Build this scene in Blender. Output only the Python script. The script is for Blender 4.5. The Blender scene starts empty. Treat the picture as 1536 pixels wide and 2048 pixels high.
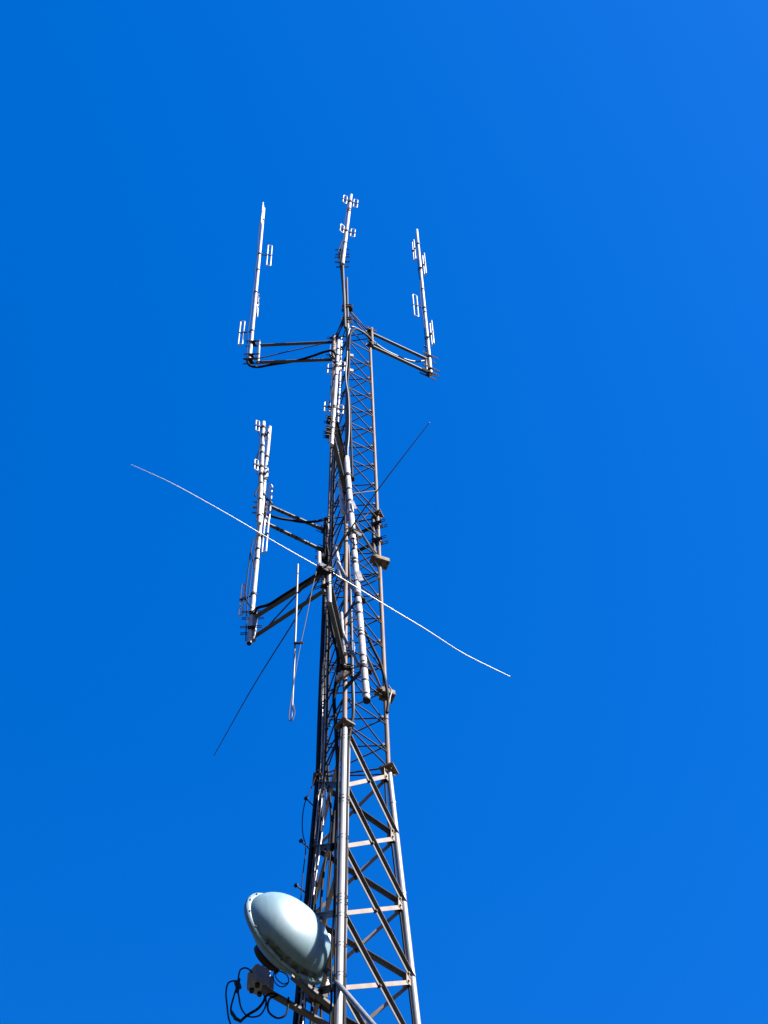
import bpy, bmesh, math, random
from mathutils import Vector, Matrix
V = Vector
random.seed(7)
SC = bpy.context.scene
COL = SC.collection
R = math.radians

# ------------------------------------------------------------------ camera
CAM_H = 1.6
FPX, PITCH, ROLL = 4000.0, 1.0771495, -0.031938          # focal length in photo pixels (1536 x 2048)
CAM = V((0, 0, CAM_H))
FW = V((0, math.cos(PITCH), math.sin(PITCH)))
_rt = V((1, 0, 0)); _up = _rt.cross(FW)
RT = (math.cos(ROLL) * _rt + math.sin(ROLL) * _up).normalized()
UP = (-math.sin(ROLL) * _rt + math.cos(ROLL) * _up).normalized()
cd = bpy.data.cameras.new('camera')
co = bpy.data.objects.new('camera', cd); COL.objects.link(co)
cd.sensor_fit = 'VERTICAL'; cd.sensor_height = 24.0; cd.sensor_width = 18.0
cd.lens = FPX / 2048.0 * 24.0
cd.clip_start = 0.1; cd.clip_end = 20000
co.matrix_world = Matrix(((RT.x, UP.x, -FW.x, 0), (RT.y, UP.y, -FW.y, 0), (RT.z, UP.z, -FW.z, CAM_H), (0, 0, 0, 1)))
SC.camera = co

# ------------------------------------------------------------------ sky, sun, exposure
SUN_EL, SUN_AZ = 46.0, 119.0        # azimuth measured clockwise from +Y (the way the camera faces)
w = bpy.data.worlds.new('World'); SC.world = w; w.use_nodes = True
nt = w.node_tree; nt.nodes.clear()
sky = nt.nodes.new('ShaderNodeTexSky'); sky.sky_type = 'NISHITA'; sky.sun_disc = False
sky.sun_elevation = R(SUN_EL); sky.sun_rotation = R(SUN_AZ)
sky.altitude = 600; sky.air_density = 1.0; sky.dust_density = 0.3; sky.ozone_density = 4.0
hs = nt.nodes.new('ShaderNodeHueSaturation'); hs.inputs['Saturation'].default_value = 1.362
hs.inputs['Hue'].default_value = 0.5
bg = nt.nodes.new('ShaderNodeBackground'); bg.inputs['Strength'].default_value = 0.10
wo = nt.nodes.new('ShaderNodeOutputWorld')
mulc = nt.nodes.new('ShaderNodeMix'); mulc.data_type = 'RGBA'; mulc.blend_type = 'MULTIPLY'
mulc.inputs['Factor'].default_value = 1.0; mulc.inputs['B'].default_value = (1.0, 0.75, 1.0, 1)
nt.links.new(sky.outputs[0], hs.inputs['Color']); nt.links.new(hs.outputs[0], mulc.inputs['A'])
nt.links.new(mulc.outputs['Result'], bg.inputs['Color'])
nt.links.new(bg.outputs[0], wo.inputs['Surface'])
sd = bpy.data.lights.new('sun', 'SUN'); sd.energy = 5.0; sd.angle = R(0.5); sd.color = (1.0, 0.95, 0.88)
so = bpy.data.objects.new('sun', sd); COL.objects.link(so)
_sdir = V((math.sin(R(SUN_AZ)) * math.cos(R(SUN_EL)), math.cos(R(SUN_AZ)) * math.cos(R(SUN_EL)), math.sin(R(SUN_EL))))
so.location = V((0, 0, 80)); so.rotation_euler = _sdir.to_track_quat('Z', 'Y').to_euler()
SC.view_settings.view_transform = 'Standard'; SC.view_settings.look = 'None'
SC.view_settings.exposure = 1.62; SC.view_settings.gamma = 1.0; SC.view_settings.use_curve_mapping = False

# ------------------------------------------------------------------ photo measurements -> points in the world
def ray(px, py):
    return (FW * FPX + RT * (px - 768) - UP * (py - 1024))
def at_y(px, py, Y):                     # the measured point that stands at world depth Y
    d = ray(px, py); return CAM + d * ((Y - CAM.y) / d.y)
def at_z(px, py, Z):                     # the measured point that lies at world height Z
    d = ray(px, py); return CAM + d * ((Z - CAM.z) / d.z)
def proj(P):
    q = P - CAM; d = q.dot(FW)
    return (768 + FPX * q.dot(RT) / d, 1024 - FPX * q.dot(UP) / d)
def mpp(P): return (P - CAM).dot(FW) / FPX   # metres per photo pixel there

# ------------------------------------------------------------------ materials
def mat(name, col, rough=0.6, metal=0.0, var=0.25, scale=6.0, col2=None, stretch=None, bump=0.0, spec=0.5):
    m = bpy.data.materials.new(name); m.use_nodes = True
    n = m.node_tree; b = n.nodes['Principled BSDF']
    tc = n.nodes.new('ShaderNodeTexCoord'); mp = n.nodes.new('ShaderNodeMapping')
    mp.inputs['Scale'].default_value = stretch or (1, 1, 1)
    nz = n.nodes.new('ShaderNodeTexNoise'); nz.inputs['Scale'].default_value = scale
    nz.inputs['Detail'].default_value = 6; nz.inputs['Roughness'].default_value = 0.65
    rp = n.nodes.new('ShaderNodeValToRGB')
    c = V(col); c2 = V(col2) if col2 else c * (1 - var)
    rp.color_ramp.elements[0].position = 0.36; rp.color_ramp.elements[0].color = (*c2, 1)
    rp.color_ramp.elements[1].position = 0.62; rp.color_ramp.elements[1].color = (*c, 1)
    L = n.links.new
    L(tc.outputs['Object'], mp.inputs['Vector']); L(mp.outputs[0], nz.inputs['Vector'])
    L(nz.outputs['Fac'], rp.inputs['Fac']); L(rp.outputs['Color'], b.inputs['Base Color'])
    b.inputs['Roughness'].default_value = rough; b.inputs['Metallic'].default_value = metal
    b.inputs['Specular IOR Level'].default_value = spec
    if bump:
        bp = n.nodes.new('ShaderNodeBump'); bp.inputs['Strength'].default_value = bump
        bp.inputs['Distance'].default_value = 0.004
        L(nz.outputs['Fac'], bp.inputs['Height']); L(bp.outputs[0], b.inputs['Normal'])
    return m
M = {
 'white':  mat('white_fibreglass', (0.50, 0.485, 0.485), 0.45, 0, 0.10, 11, col2=(0.33, 0.315, 0.31)),
 'alu':    mat('bright_aluminium', (0.50, 0.51, 0.53), 0.42, 0.1, 0.12, 9),
 'galv':   mat('galvanised_steel', (0.19, 0.195, 0.205), 0.5, 0.1, 0.35, 5, stretch=(3, 3, .6), bump=.1),
 'zinc':   mat('pale_zinc_leg', (0.27, 0.275, 0.285), 0.5, 0.05, 0.22, 4, stretch=(3, 3, .5), bump=.08),
 'steel':  mat('shaded_grey_angle_steel', (0.115, 0.108, 0.105), 0.6, 0.0, 0.35, 4, col2=(0.075, 0.062, 0.055), bump=.1, spec=.35),  # grey of its own, darkened further to put underside shade into the colour
 'rust':   mat('weathered_brown_steel', (0.158, 0.110, 0.080), 0.72, 0.0, 0.4, 4, col2=(0.095, 0.055, 0.034), stretch=(3, 3, .5), bump=.15),
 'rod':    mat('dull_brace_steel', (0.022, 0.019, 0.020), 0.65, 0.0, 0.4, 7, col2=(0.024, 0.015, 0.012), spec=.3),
 'angle':  mat('buff_angle_steel', (0.235, 0.20, 0.17), 0.66, 0.0, 0.3, 4, col2=(0.18, 0.14, 0.108), bump=.1, spec=.3),
 'dark':   mat('dark_clamp_steel', (0.018, 0.016, 0.016), 0.65, 0.0, 0.5, 12, col2=(0.016, 0.010, 0.008), spec=.3),
 'plate':  mat('brown_plate_steel', (0.20, 0.158, 0.128), 0.78, 0.0, 0.4, 10, col2=(0.09, 0.06, 0.042), spec=.3),
 'tube':   mat('grey_arm_tube', (0.085, 0.08, 0.078), 0.55, 0.0, 0.35, 5, bump=.1, spec=.35),
 'black':  mat('black_cable_jacket', (0.010, 0.010, 0.012), 0.65, 0, 0.4, 10, spec=.08),
 'grey':   mat('grey_cable_jacket', (0.13, 0.125, 0.115), 0.5, 0, 0.3, 8),
 'tape':   mat('black_tape', (0.010, 0.010, 0.012), 0.6, 0, 0.3, 10, spec=.3),
 'box':    mat('pale_radio_housing', (0.32, 0.31, 0.315), 0.5, 0.0, 0.18, 12),
 'teal':   mat('turquoise_plastic', (0.03, 0.30, 0.42), 0.4, 0, 0.2, 10),
 'ground': mat('grassy_ground', (0.030, 0.034, 0.018), 0.9, 0, 0.5, .15, col2=(0.030, 0.025, 0.018)),
 'horizon_blocker': mat('dark_horizon_blocker', (0.022, 0.028, 0.014), 0.95, 0, 0.5, .02, col2=(0.013, 0.018, 0.009), spec=.1),  # dark surface of the added ring that holds back horizon glow
}
def radome_material():
    m = bpy.data.materials.new('weathered_radome'); m.use_nodes = True
    n = m.node_tree; b = n.nodes['Principled BSDF']; L = n.links.new
    tc = n.nodes.new('ShaderNodeTexCoord')
    nz = n.nodes.new('ShaderNodeTexNoise'); nz.inputs['Scale'].default_value = 3.0; nz.inputs['Detail'].default_value = 8
    mp = n.nodes.new('ShaderNodeMapping'); mp.inputs['Scale'].default_value = (5, 5, .9)
    st = n.nodes.new('ShaderNodeTexNoise'); st.inputs['Scale'].default_value = 4; st.inputs['Detail'].default_value = 6
    fine = n.nodes.new('ShaderNodeTexNoise'); fine.inputs['Scale'].default_value = 14; fine.inputs['Detail'].default_value = 8
    L(tc.outputs['Object'], nz.inputs['Vector']); L(tc.outputs['Object'], mp.inputs['Vector'])
    L(mp.outputs[0], st.inputs['Vector']); L(tc.outputs['Object'], fine.inputs['Vector'])
    r1 = n.nodes.new('ShaderNodeValToRGB')
    r1.color_ramp.elements[0].position = .3; r1.color_ramp.elements[0].color = (.115, .20, .245, 1)
    r1.color_ramp.elements[1].position = .65; r1.color_ramp.elements[1].color = (.165, .265, .31, 1)
    mixn = n.nodes.new('ShaderNodeMath'); mixn.operation = 'ADD'
    h1 = n.nodes.new('ShaderNodeMath'); h1.operation = 'MULTIPLY'; h1.inputs[1].default_value = .5
    h2 = n.nodes.new('ShaderNodeMath'); h2.operation = 'MULTIPLY'; h2.inputs[1].default_value = .5
    L(nz.outputs['Fac'], h1.inputs[0]); L(st.outputs['Fac'], h2.inputs[0])
    L(h1.outputs[0], mixn.inputs[0]); L(h2.outputs[0], mixn.inputs[1]); L(mixn.outputs[0], r1.inputs['Fac'])
    # grime that collects at the bottom lip of the dome: attribute painted per vertex as a mask of where water sits
    at = n.nodes.new('ShaderNodeAttribute'); at.attribute_name = 'grime'
    mm = n.nodes.new('ShaderNodeMath'); mm.operation = 'MULTIPLY'
    fr = n.nodes.new('ShaderNodeValToRGB')
    fr.color_ramp.elements[0].position = .34; fr.color_ramp.elements[0].color = (.5, .5, .5, 1)
    fr.color_ramp.elements[1].position = .6; fr.color_ramp.elements[1].color = (1, 1, 1, 1)
    L(fine.outputs['Fac'], fr.inputs['Fac']); L(at.outputs['Fac'], mm.inputs[0]); L(fr.outputs['Color'], mm.inputs[1])
    mx = n.nodes.new('ShaderNodeMix'); mx.data_type = 'RGBA'
    L(mm.outputs[0], mx.inputs['Factor']); L(r1.outputs['Color'], mx.inputs['A'])
    mx.inputs['B'].default_value = (.025, .026, .018, 1)
    L(mx.outputs['Result'], b.inputs['Base Color'])
    b.inputs['Roughness'].default_value = .5
    b.inputs['Subsurface Weight'].default_value = .9            # thin glass-fibre shell lets light spread sideways
    b.inputs['Subsurface Radius'].default_value = (.5, .8, 1.0); b.inputs['Subsurface Scale'].default_value = .12
    b.subsurface_method = 'BURLEY'
    return m
M['radome'] = radome_material()

# ------------------------------------------------------------------ mesh helpers
ORIGIN = {}
def frame_of(d):
    d = d.normalized(); a = V((0, 0, 1)) if abs(d.z) < .95 else V((1, 0, 0))
    x = d.cross(a).normalized(); return x, x.cross(d).normalized()
class MB:
    def __init__(s): s.bm = bmesh.new()
    def tube(s, pts, r, n=10, caps=True, closed=False):
        pts = [V(p) for p in pts]; k = len(pts)
        rs = r if isinstance(r, (list, tuple)) else [r] * k
        rings = []; x = None
        for i, p in enumerate(pts):
            a = pts[i - 1] if (i or closed) else p; b = pts[(i + 1) % k] if (i < k - 1 or closed) else p
            d = (b - a)
            if d.length < 1e-9: d = V((0, 0, 1))
            d.normalize()
            if x is None: x, y = frame_of(d)
            else:
                x = (x - d * x.dot(d))
                if x.length < 1e-6: x, y = frame_of(d)
                x.normalize()
            y = d.cross(x)
            rings.append([s.bm.verts.new(p + (x * math.cos(t) + y * math.sin(t)) * rs[i]) for t in (2 * math.pi * j / n for j in range(n))])
        m = k if closed else k - 1
        for i in range(m):
            A, B = rings[i], rings[(i + 1) % k]
            for j in range(n):
                f = s.bm.faces.new((A[j], A[(j + 1) % n], B[(j + 1) % n], B[j])); f.smooth = True
        if caps and not closed:
            for rg in (rings[0][::-1], rings[-1]):           # caps get their own vertices so the sides stay evenly shaded
                s.bm.faces.new([s.bm.verts.new(v.co) for v in rg])
        return s
    def box(s, c, x, y, z, sx, sy, sz):           # centre, axes, full sizes
        x, y, z = x.normalized() * sx / 2, y.normalized() * sy / 2, z.normalized() * sz / 2
        v = [s.bm.verts.new(c + x * i + y * j + z * k) for i in (-1, 1) for j in (-1, 1) for k in (-1, 1)]
        for f in ((0, 1, 3, 2), (4, 6, 7, 5), (0, 4, 5, 1), (2, 3, 7, 6), (0, 2, 6, 4), (1, 5, 7, 3)):
            s.bm.faces.new([v[i] for i in f])
        return s
    def bar(s, a, b, y, sy, sz):                  # a square bar from a to b
        d = b - a; y = (y - d * (y.dot(d) / d.length_squared)).normalized(); z = d.cross(y)
        return s.box((a + b) / 2, d, y, z, d.length, sy, sz)
    def ell(s, a, b, u, v, wu, wv, t):            # an L-section from a to b: flanges along u and v
        q = [(0, 0), (wu, 0), (wu, t), (t, t), (t, wv), (0, wv)]
        A = [s.bm.verts.new(a + u * i + v * j) for i, j in q]; B = [s.bm.verts.new(b + u * i + v * j) for i, j in q]
        for i in range(6):
            s.bm.faces.new((A[i], A[(i + 1) % 6], B[(i + 1) % 6], B[i]))
        s.bm.faces.new(A[::-1]); s.bm.faces.new(B); return s
    def lathe(s, c, ax, prof, n=48):              # prof: (radius, along axis)
        x, y = frame_of(ax); ax = ax.normalized(); rings = []
        for r, h in prof:
            if r < 1e-6: rings.append([s.bm.verts.new(c + ax * h)])
            else: rings.append([s.bm.verts.new(c + ax * h + (x * math.cos(2 * math.pi * j / n) + y * math.sin(2 * math.pi * j / n)) * r) for j in range(n)])
        for A, B in zip(rings, rings[1:]):
            for j in range(n):
                k = (j + 1) % n
                if len(A) == 1 and len(B) == 1: continue
                if len(B) == 1: f = s.bm.faces.new((A[j], A[k], B[0]))
                elif len(A) == 1: f = s.bm.faces.new((A[0], B[k], B[j]))
                else: f = s.bm.faces.new((A[j], A[k], B[k], B[j]))
                f.smooth = True
        return s
    def build(s, name, m, parent=None, origin=None):
        o0 = ORIGIN[parent.name] if parent else (origin or V((0, 0, 0)))
        bmesh.ops.recalc_face_normals(s.bm, faces=s.bm.faces)
        bmesh.ops.translate(s.bm, verts=s.bm.verts, vec=-o0)
        me = bpy.data.meshes.new(name); s.bm.to_mesh(me); s.bm.free()
        me.materials.append(M[m] if isinstance(m, str) else m)
        o = bpy.data.objects.new(name, me); COL.objects.link(o)
        if parent: o.parent = parent
        else: o.location = o0
        ORIGIN[o.name] = o0
        return o
def tag(o, label, cat, group=None):
    o['label'] = label; o['category'] = cat
    if group: o['group'] = group
    return o
def thing(name, loc, label, cat, group=None):
    o = bpy.data.objects.new(name, None); COL.objects.link(o); o.location = loc; o.empty_display_size = .1
    ORIGIN[o.name] = V(loc); return tag(o, label, cat, group)
def smooth(pts, k=6):                              # Catmull-Rom through the points
    P = [V(p) for p in pts]; P = [P[0] * 2 - P[1]] + P + [P[-1] * 2 - P[-2]]; out = []
    for i in range(1, len(P) - 2):
        a, b, c, d = P[i - 1:i + 3]
        for j in range(k):
            t = j / k
            out.append(.5 * (2 * b + (c - a) * t + (2 * a - 5 * b + 4 * c - d) * t * t + (3 * b - a - 3 * c + d) * t ** 3))
    out.append(P[-2]); return out
def cable(label, pts, r, m='black', group=None, name='coax_cable', cat='cable', k=6):
    sp = smooth(pts, k); o = MB().tube(sp, r, 8).build(name, m, None, V(pts[-1])); return tag(o, label, cat, group)
def lerp(a, b, t): return a + (b - a) * t
ZUP = V((0, 0, 1))

# ------------------------------------------------------------------ ground
g = MB(); q = [g.bm.verts.new((x, y, 0)) for x, y in ((-4000, -4000), (4000, -4000), (4000, 4000), (-4000, 4000))]; g.bm.faces.new(q)
gr = g.build('ground', 'ground'); gr['kind'] = 'structure'
hl = MB(); ring = []  # added unseen hill ring, keeps bright horizon sky off the steel undersides
for r_, k_ in ((260, 0), (420, .55), (620, .85), (900, 1.0), (1400, .7), (2000, 0)):
    row = []
    for a_ in range(96):
        t = 2 * math.pi * a_ / 96
        hgt = 330 * k_ * (1 + .16 * math.sin(3 * t + 1) + .10 * math.sin(7 * t + r_ * .01) + .05 * math.sin(17 * t))
        row.append(hl.bm.verts.new((r_ * math.sin(t), 17 + r_ * math.cos(t), hgt - (1 if k_ == 0 else 0))))
    ring.append(row)
for A_, B_ in zip(ring, ring[1:]):
    for a_ in range(96):
        f_ = hl.bm.faces.new((A_[a_], A_[(a_ + 1) % 96], B_[(a_ + 1) % 96], B_[a_])); f_.smooth = True
ho_ = hl.build('horizon_blocker_hills', 'horizon_blocker'); ho_['kind'] = 'structure'

# ------------------------------------------------------------------ the tower
X0, Y0, TH = -0.6264178, 17.9300842, -0.1259597
ZT = 25.3424 + CAM_H; ZP = 42.33 + CAM_H; ZL = 25.2062 + CAM_H
S_T = 1.068; S_P = 0.80; DS = 0.1427974; BAY = 1.524
ANG = {'m': -90, 'r': 30, 'l': 150}
def side(z): return S_T + (S_P - S_T) * (z - ZT) / (ZP - ZT) if z > ZT else 1.0876828 + DS * (ZL - z) / BAY
def leg(k, z):
    a = R(ANG[k]) + TH; q = side(z) / math.sqrt(3)
    return V((X0 + q * math.cos(a), Y0 + q * math.sin(a), z))
def leg_z(k, py):
    lo, hi = 10., 60.
    for _ in range(50):
        m_ = (lo + hi) / 2
        if proj(leg(k, m_))[1] > py: lo = m_
        else: hi = m_
    return lo
def leg_at(k, py): return leg(k, leg_z(k, py))

tower = thing('lattice_tower', V((X0, Y0, 0)), 'tall three legged steel lattice tower, rusty brown above and grey galvanised below', 'tower')
SPLICE = 33.6 + CAM_H
RU, RL_ = 0.034, 0.046
for k in 'mrl':
    zt = ZP + {'m': .15, 'r': .12, 'l': .1}[k]
    up = MB().tube([leg(k, ZT + .02), leg(k, SPLICE - .02)], [RU + .004, RU + .002], 14).build('leg', 'rust', tower)
    tp = MB().tube([leg(k, SPLICE + .02), leg(k, zt)], [RU, RU - .003], 14).build('leg', 'rust', tower)
    lo = MB().tube([leg(k, 0.05), leg(k, 12), leg(k, ZT - .02)], [.065, .056, RL_], 18).build('leg', 'zinc', tower)
    for (zc, pa, sz, mm) in ((ZT, lo, .235, 'plate'), (SPLICE, up, .19, 'plate')):
        c = leg(k, zc); d = (c - V((X0, Y0, zc))).normalized(); d = (d + ZUP.cross(d)).normalized(); e = ZUP.cross(d)
        f = MB()
        f.box(c - ZUP * .011, d, e, ZUP, sz, sz, .018); f.box(c + ZUP * .011, d, e, ZUP, sz * .97, sz * .97, .018)
        for i in (-1, 1):
            for j in (-1, 1):
                p = c + d * i * sz * .36 + e * j * sz * .36
                f.tube([p - ZUP * .05, p + ZUP * .05], .013, 6)
        for i in range(4):                                     # stiffener gussets under the flange
            t = d * math.cos(i * math.pi / 2 + .78) + e * math.sin(i * math.pi / 2 + .78)
            f.box(c + t * (sz * .3) - ZUP * .06, t, ZUP, t.cross(ZUP), sz * .32, .07, .008)
        f.build('flange', mm, pa)
    if k == 'r':                                               # welded collar bands on the grey right leg
        for py in (1607, 1788, 1952):
            c = leg_at('r', py); b = MB().tube([c - ZUP * .025, c + ZUP * .025], RL_ + .007, 18); b.build('collar', 'zinc', lo)

# zig-zag rods of the narrow upper sections: node heights on every leg, measured
rn = [41.22 - .83 * i + CAM_H for i in range(9)] + [25.79 + .7665 * i + CAM_H for i in range(9, -1, -1)]
mn = [41.27 - .836 * i + CAM_H for i in range(9)] + [26.14 + .7665 * i + CAM_H for i in range(9, -1, -1)] + [25.40 + CAM_H]
rb = [z - .55 for z in rn]
ln = [z + .18 for z in rb]
lm_ = [z - .42 for z in mn]
RODS = 0; spare = MB()
def rod(ka, za, kb, zb, out, r=.0125):
    global RODS
    a, b = leg(ka, za), leg(kb, zb); d = (b - a).normalized()
    c = V((X0, Y0, 0)); n = ((a + b) / 2 - c); n.z = 0; n.normalize()
    a = a + d * .02 + n * out; b = b - d * .02 + n * out
    if RODS >= 98: spare.tube([a, b], r, 8); return
    RODS += 1
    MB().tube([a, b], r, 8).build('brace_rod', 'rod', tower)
def zig(ka, na, kb, nb, out):          # na[i] above; a_i - b_i - a_{i+1}
    for i in range(len(na)):
        if i < len(nb): rod(ka, na[i], kb, nb[i], out)
        if i + 1 < len(na) and i < len(nb): rod(kb, nb[i], ka, na[i + 1], out)
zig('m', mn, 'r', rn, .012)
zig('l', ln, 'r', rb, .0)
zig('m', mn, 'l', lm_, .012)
spare_o = spare.build('brace_rod', 'rod', tower); spare_o['kind'] = 'stuff'
# small welded lugs where rods meet the right and the near leg
lug = MB()
for k, zs in (('r', rn), ('m', mn), ('r', rb)):
    for z in zs:
        c = leg(k, z); tw = (V((X0, Y0, z)) - c).normalized()
        if k == 'r' and zs is rn: tw = (leg('m', z) - c).normalized()
        if k == 'm': tw = (leg('r', z) - c).normalized()
        lug.box(c + tw * .05 - ZUP * .0, tw, ZUP, tw.cross(ZUP), .06, .05, .010)
o = lug.build('rod_lug', 'rod', tower); o['kind'] = 'stuff'
# ring of rods at the top and at the section joint
for z in (ZP + .02, ZP - .3, SPLICE + .12, SPLICE - .14, ZT + .07):
    for a, b in (('m', 'r'), ('r', 'l'), ('l', 'm')):
        MB().tube([leg(a, z), leg(b, z)], .014, 8).build('ring_rod', 'rod', tower)
# pale bolted lug plates at two near-leg nodes
for py in (713, 743):
    c = leg_at('m', py) + V((.10, -.02, 0))
    MB().box(c, V((1, .2, -.1)), ZUP, V((0, 1, 0)), .075, .11, .03).build('gusset_plate', 'white', tower)

# X bracing of angle bars in the wide lower section
levels = [ZL] + [ZL - BAY * j for j in range(1, 17)]
hid = MB()
W, TK = .074, .008
def face_axes(ka, kb, z):
    a, b = leg(ka, z), leg(kb, z); h = (b - a).normalized()
    n = h.cross(ZUP); mid = (a + b) / 2 - V((X0, Y0, z))
    if n.dot(mid) < 0: n = -n
    return h, n.normalized()
def angle(mb, a, b, n, flange_dir, off, edge, wi=.064, wo_=.062):
    d = (b - a).normalized(); p = n.cross(d).normalized()
    if p.z < 0: p = -p
    a = a + d * .05 + n * off; b = b - d * .05 + n * off
    mb.ell(a + p * edge * wi / 2, b + p * edge * wi / 2, -p * edge, n * flange_dir, wi, wo_, TK)
for j in range(16):
    z1 = levels[j] - (0.0 if j else .0); z0 = levels[j + 1]
    for ka, kb in (('m', 'r'), ('r', 'l'), ('l', 'm')):
        h, n = face_axes(ka, kb, z1)
        vis = j < 5
        # first bar: outstanding flange outward, at its upper edge; second bar behind it, flange inward
        A = MB() if vis else hid
        s1 = 1 if (ka, kb) != ('r', 'l') else -1
        if (ka, kb) == ('r', 'l'):
            angle(A, leg('l', z1), leg('r', z0), n, -1, -.002, 1)
        else:
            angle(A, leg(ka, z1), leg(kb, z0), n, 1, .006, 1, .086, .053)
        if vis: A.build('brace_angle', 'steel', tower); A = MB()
        if (ka, kb) == ('r', 'l'):
            angle(A, leg('r', z1), leg('l', z0), n, 1, .004, 1)
        else:
            angle(A, leg(kb, z1), leg(ka, z0), n, -1, -.004, 1)
        if vis:
            A.build('brace_angle', 'angle', tower)
            c = (leg(ka, (z0 + z1) / 2) + leg(kb, (z0 + z1) / 2)) / 2
            MB().tube([c - n * .02, c + n * .035], .022, 6).build('bolt', 'dark', tower)
ho = hid.build('brace_angle', 'angle', tower); ho['kind'] = 'stuff'
for j in range(0, 6):                                    # gusset plates where the bars meet the legs
    for k, o1, o2 in (('m', 'r', 'l'), ('r', 'm', 'l'), ('l', 'm', 'r')):
        z = levels[j] - (.06 if j == 0 else 0); c = leg(k, z)
        gp = MB()
        for o_ in (o1, o2):
            t = (leg(o_, z) - c).normalized(); nn = t.cross(ZUP)
            cc = V((X0, Y0, z)) - c
            if nn.dot(cc) > 0: nn = -nn
            gp.box(c + t * .085, t, ZUP, nn, .10, .24, .012)
            for dz in (-.075, .075):
                gp.tube([c + t * .10 + ZUP * dz - nn * .02, c + t * .10 + ZUP * dz + nn * .03], .017, 6)
        gp.build('gusset_plate', 'angle', tower)

# step bolts on the left leg
for (hx, hy, fx, fy) in ((612, 1597, 630, 1620), (602, 1682, 619, 1706), (592, 1771, 609, 1792)):
    c = leg_at('l', fy); h_ = at_z(hx, hy, c.z); d = (h_ - c).normalized()
    b = MB().tube([c + d * .03, h_], .011, 8).build('step_bolt', 'dark', tower)
    MB().tube([h_ - d * .012, h_ + d * .02], [.034, .03], 10).build('head', 'dark', b)
    MB().tube([c + d * .035, c + d * .07], .026, 8).build('nut', 'rust', b)
# small turquoise tag inside the tower
tg = MB(); c = at_y(659, 1452, 18.0); tg.tube([c, c + V((0, -.03, 0))], .035, 14)
tag(tg.build('cable_tag', 'teal', None, c), 'small round turquoise tag between the cables beside the left leg', 'tag')

# ------------------------------------------------------------------ antennas and mounts: builders
def clamp(root, c, d, name='clamp', L=.30, sz=.09, m='dark', n_rods=2, th=.03):
    """plates either side of a pipe at c with threaded rods along d"""
    b = MB(); e = ZUP.cross(d).normalized(); d = d.normalized()
    b.box(c + e * .05, d, e, ZUP, sz * 1.6, .012, sz); b.box(c - e * .05, d, e, ZUP, sz * 1.6, .012, sz)
    b.tube([c - ZUP * sz * .42, c + ZUP * sz * .42], .054, 12)
    for i in range(n_rods):
        z = (i - (n_rods - 1) / 2) * sz * .66
        for s_ in (-1, 1):
            p = c + ZUP * z + e * s_ * .062
            b.tube([p - d * L * .5, p + d * L * .5], .0085, 6)
    return b.build(name, m, root)
def loop_path(c, axis, wdir, hh, wd, rc=.035):
    """rounded rectangle loop"""
    P = []
    for sx, sy in ((1, 1), (-1, 1), (-1, -1), (1, -1)):
        cx, cy = sx * (wd / 2 - rc), sy * (hh - rc)
        a0 = {(1, 1): 0, (-1, 1): 90, (-1, -1): 180, (1, -1): 270}[(sx, sy)]
        for i in range(5):
            t = R(a0 + 90 * i / 4); P.append(c + wdir * (cx + rc * math.cos(t)) + axis * (cy + rc * math.sin(t)))
    return P
def dipole_antenna(label, base, top, Y, r0, r1, dips, width, rr=.015, Ytop=None, node_clamps=True, harness=True, group='dipole antennas on the tower', bands=()):
    A, B = at_y(*base, Y), at_y(*top, Y if Ytop is None else Ytop); ax = (B - A).normalized()
    root = thing('dipole_antenna', A, label, 'antenna', group)
    MB().tube([A, lerp(A, B, .5), B - ax * r1, B], [r0, (r0 + r1) / 2, r1, r1 * .6], 14).build('mast', 'white', root)
    prev = A + V((-.0, 0, 0)); hp = [A + V((-r0 - .01, 0, .05))]
    for it in dips:
        ny, (cx, cy), hpx = it[:3]; wd = it[3] if len(it) > 3 else width
        lo, hi = 0., 1.
        for _ in range(40):
            t = (lo + hi) / 2
            if proj(lerp(A, B, t))[1] > ny: lo = t
            else: hi = t
        N = lerp(A, B, lo); C = at_z(cx, cy, N.z); d = C - N; bl = d.length; d.normalize()
        view = (C - CAM).normalized(); fs = math.sqrt(max(.05, 1 - view.dot(ax) ** 2))
        hh = hpx * mpp(C) / fs
        lp = MB().tube(loop_path(C, ax, d, hh, wd, min(.035, wd * .35)), rr, 8, closed=True).build('dipole', 'alu', root)
        bm_ = MB().tube([N, C + d * wd * .5], .013, 8)
        bm_.box(C - d * wd * .5, d, ax, d.cross(ax), .05, .06, .05)
        bm_.box(C + d * wd * .5, d, ax, d.cross(ax), .04, .05, .045)
        bm_.build('boom', 'dark' if harness else 'alu', lp)
        if node_clamps:
            MB().tube([N - ax * .03, N + ax * .03], r0 + .012, 12).build('mast_clamp', 'dark', root)
        if harness:
            hp.append(N - ax * .15 + V((-r0 - .02, -.02, 0)) + d * .02); 
    for y in bands:
        lo, hi = 0., 1.
        for _ in range(40):
            t = (lo + hi) / 2
            if proj(lerp(A, B, t))[1] > y: lo = t
            else: hi = t
        N = lerp(A, B, lo); MB().tube([N - ax * .02, N + ax * .02], r0 + .008, 12).build('tape_band', 'tape', root)
    if harness and len(hp) > 1:
        hp.sort(key=lambda p: p.z)
        q = []
        for a, b in zip(hp, hp[1:]):
            for i in range(3):
                q.append(lerp(a, b, i / 3) + V((random.uniform(-.02, .01), -.02, 0)))
        q.append(hp[-1])
        MB().tube(smooth(q, 4), .010, 6).build('feed_harness', 'black', root)
    return root, A, B

def tube_part(root, name, a, b, r, m='tube', n=12):
    return MB().tube([a, b], r, n).build(name, m, root)

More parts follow.
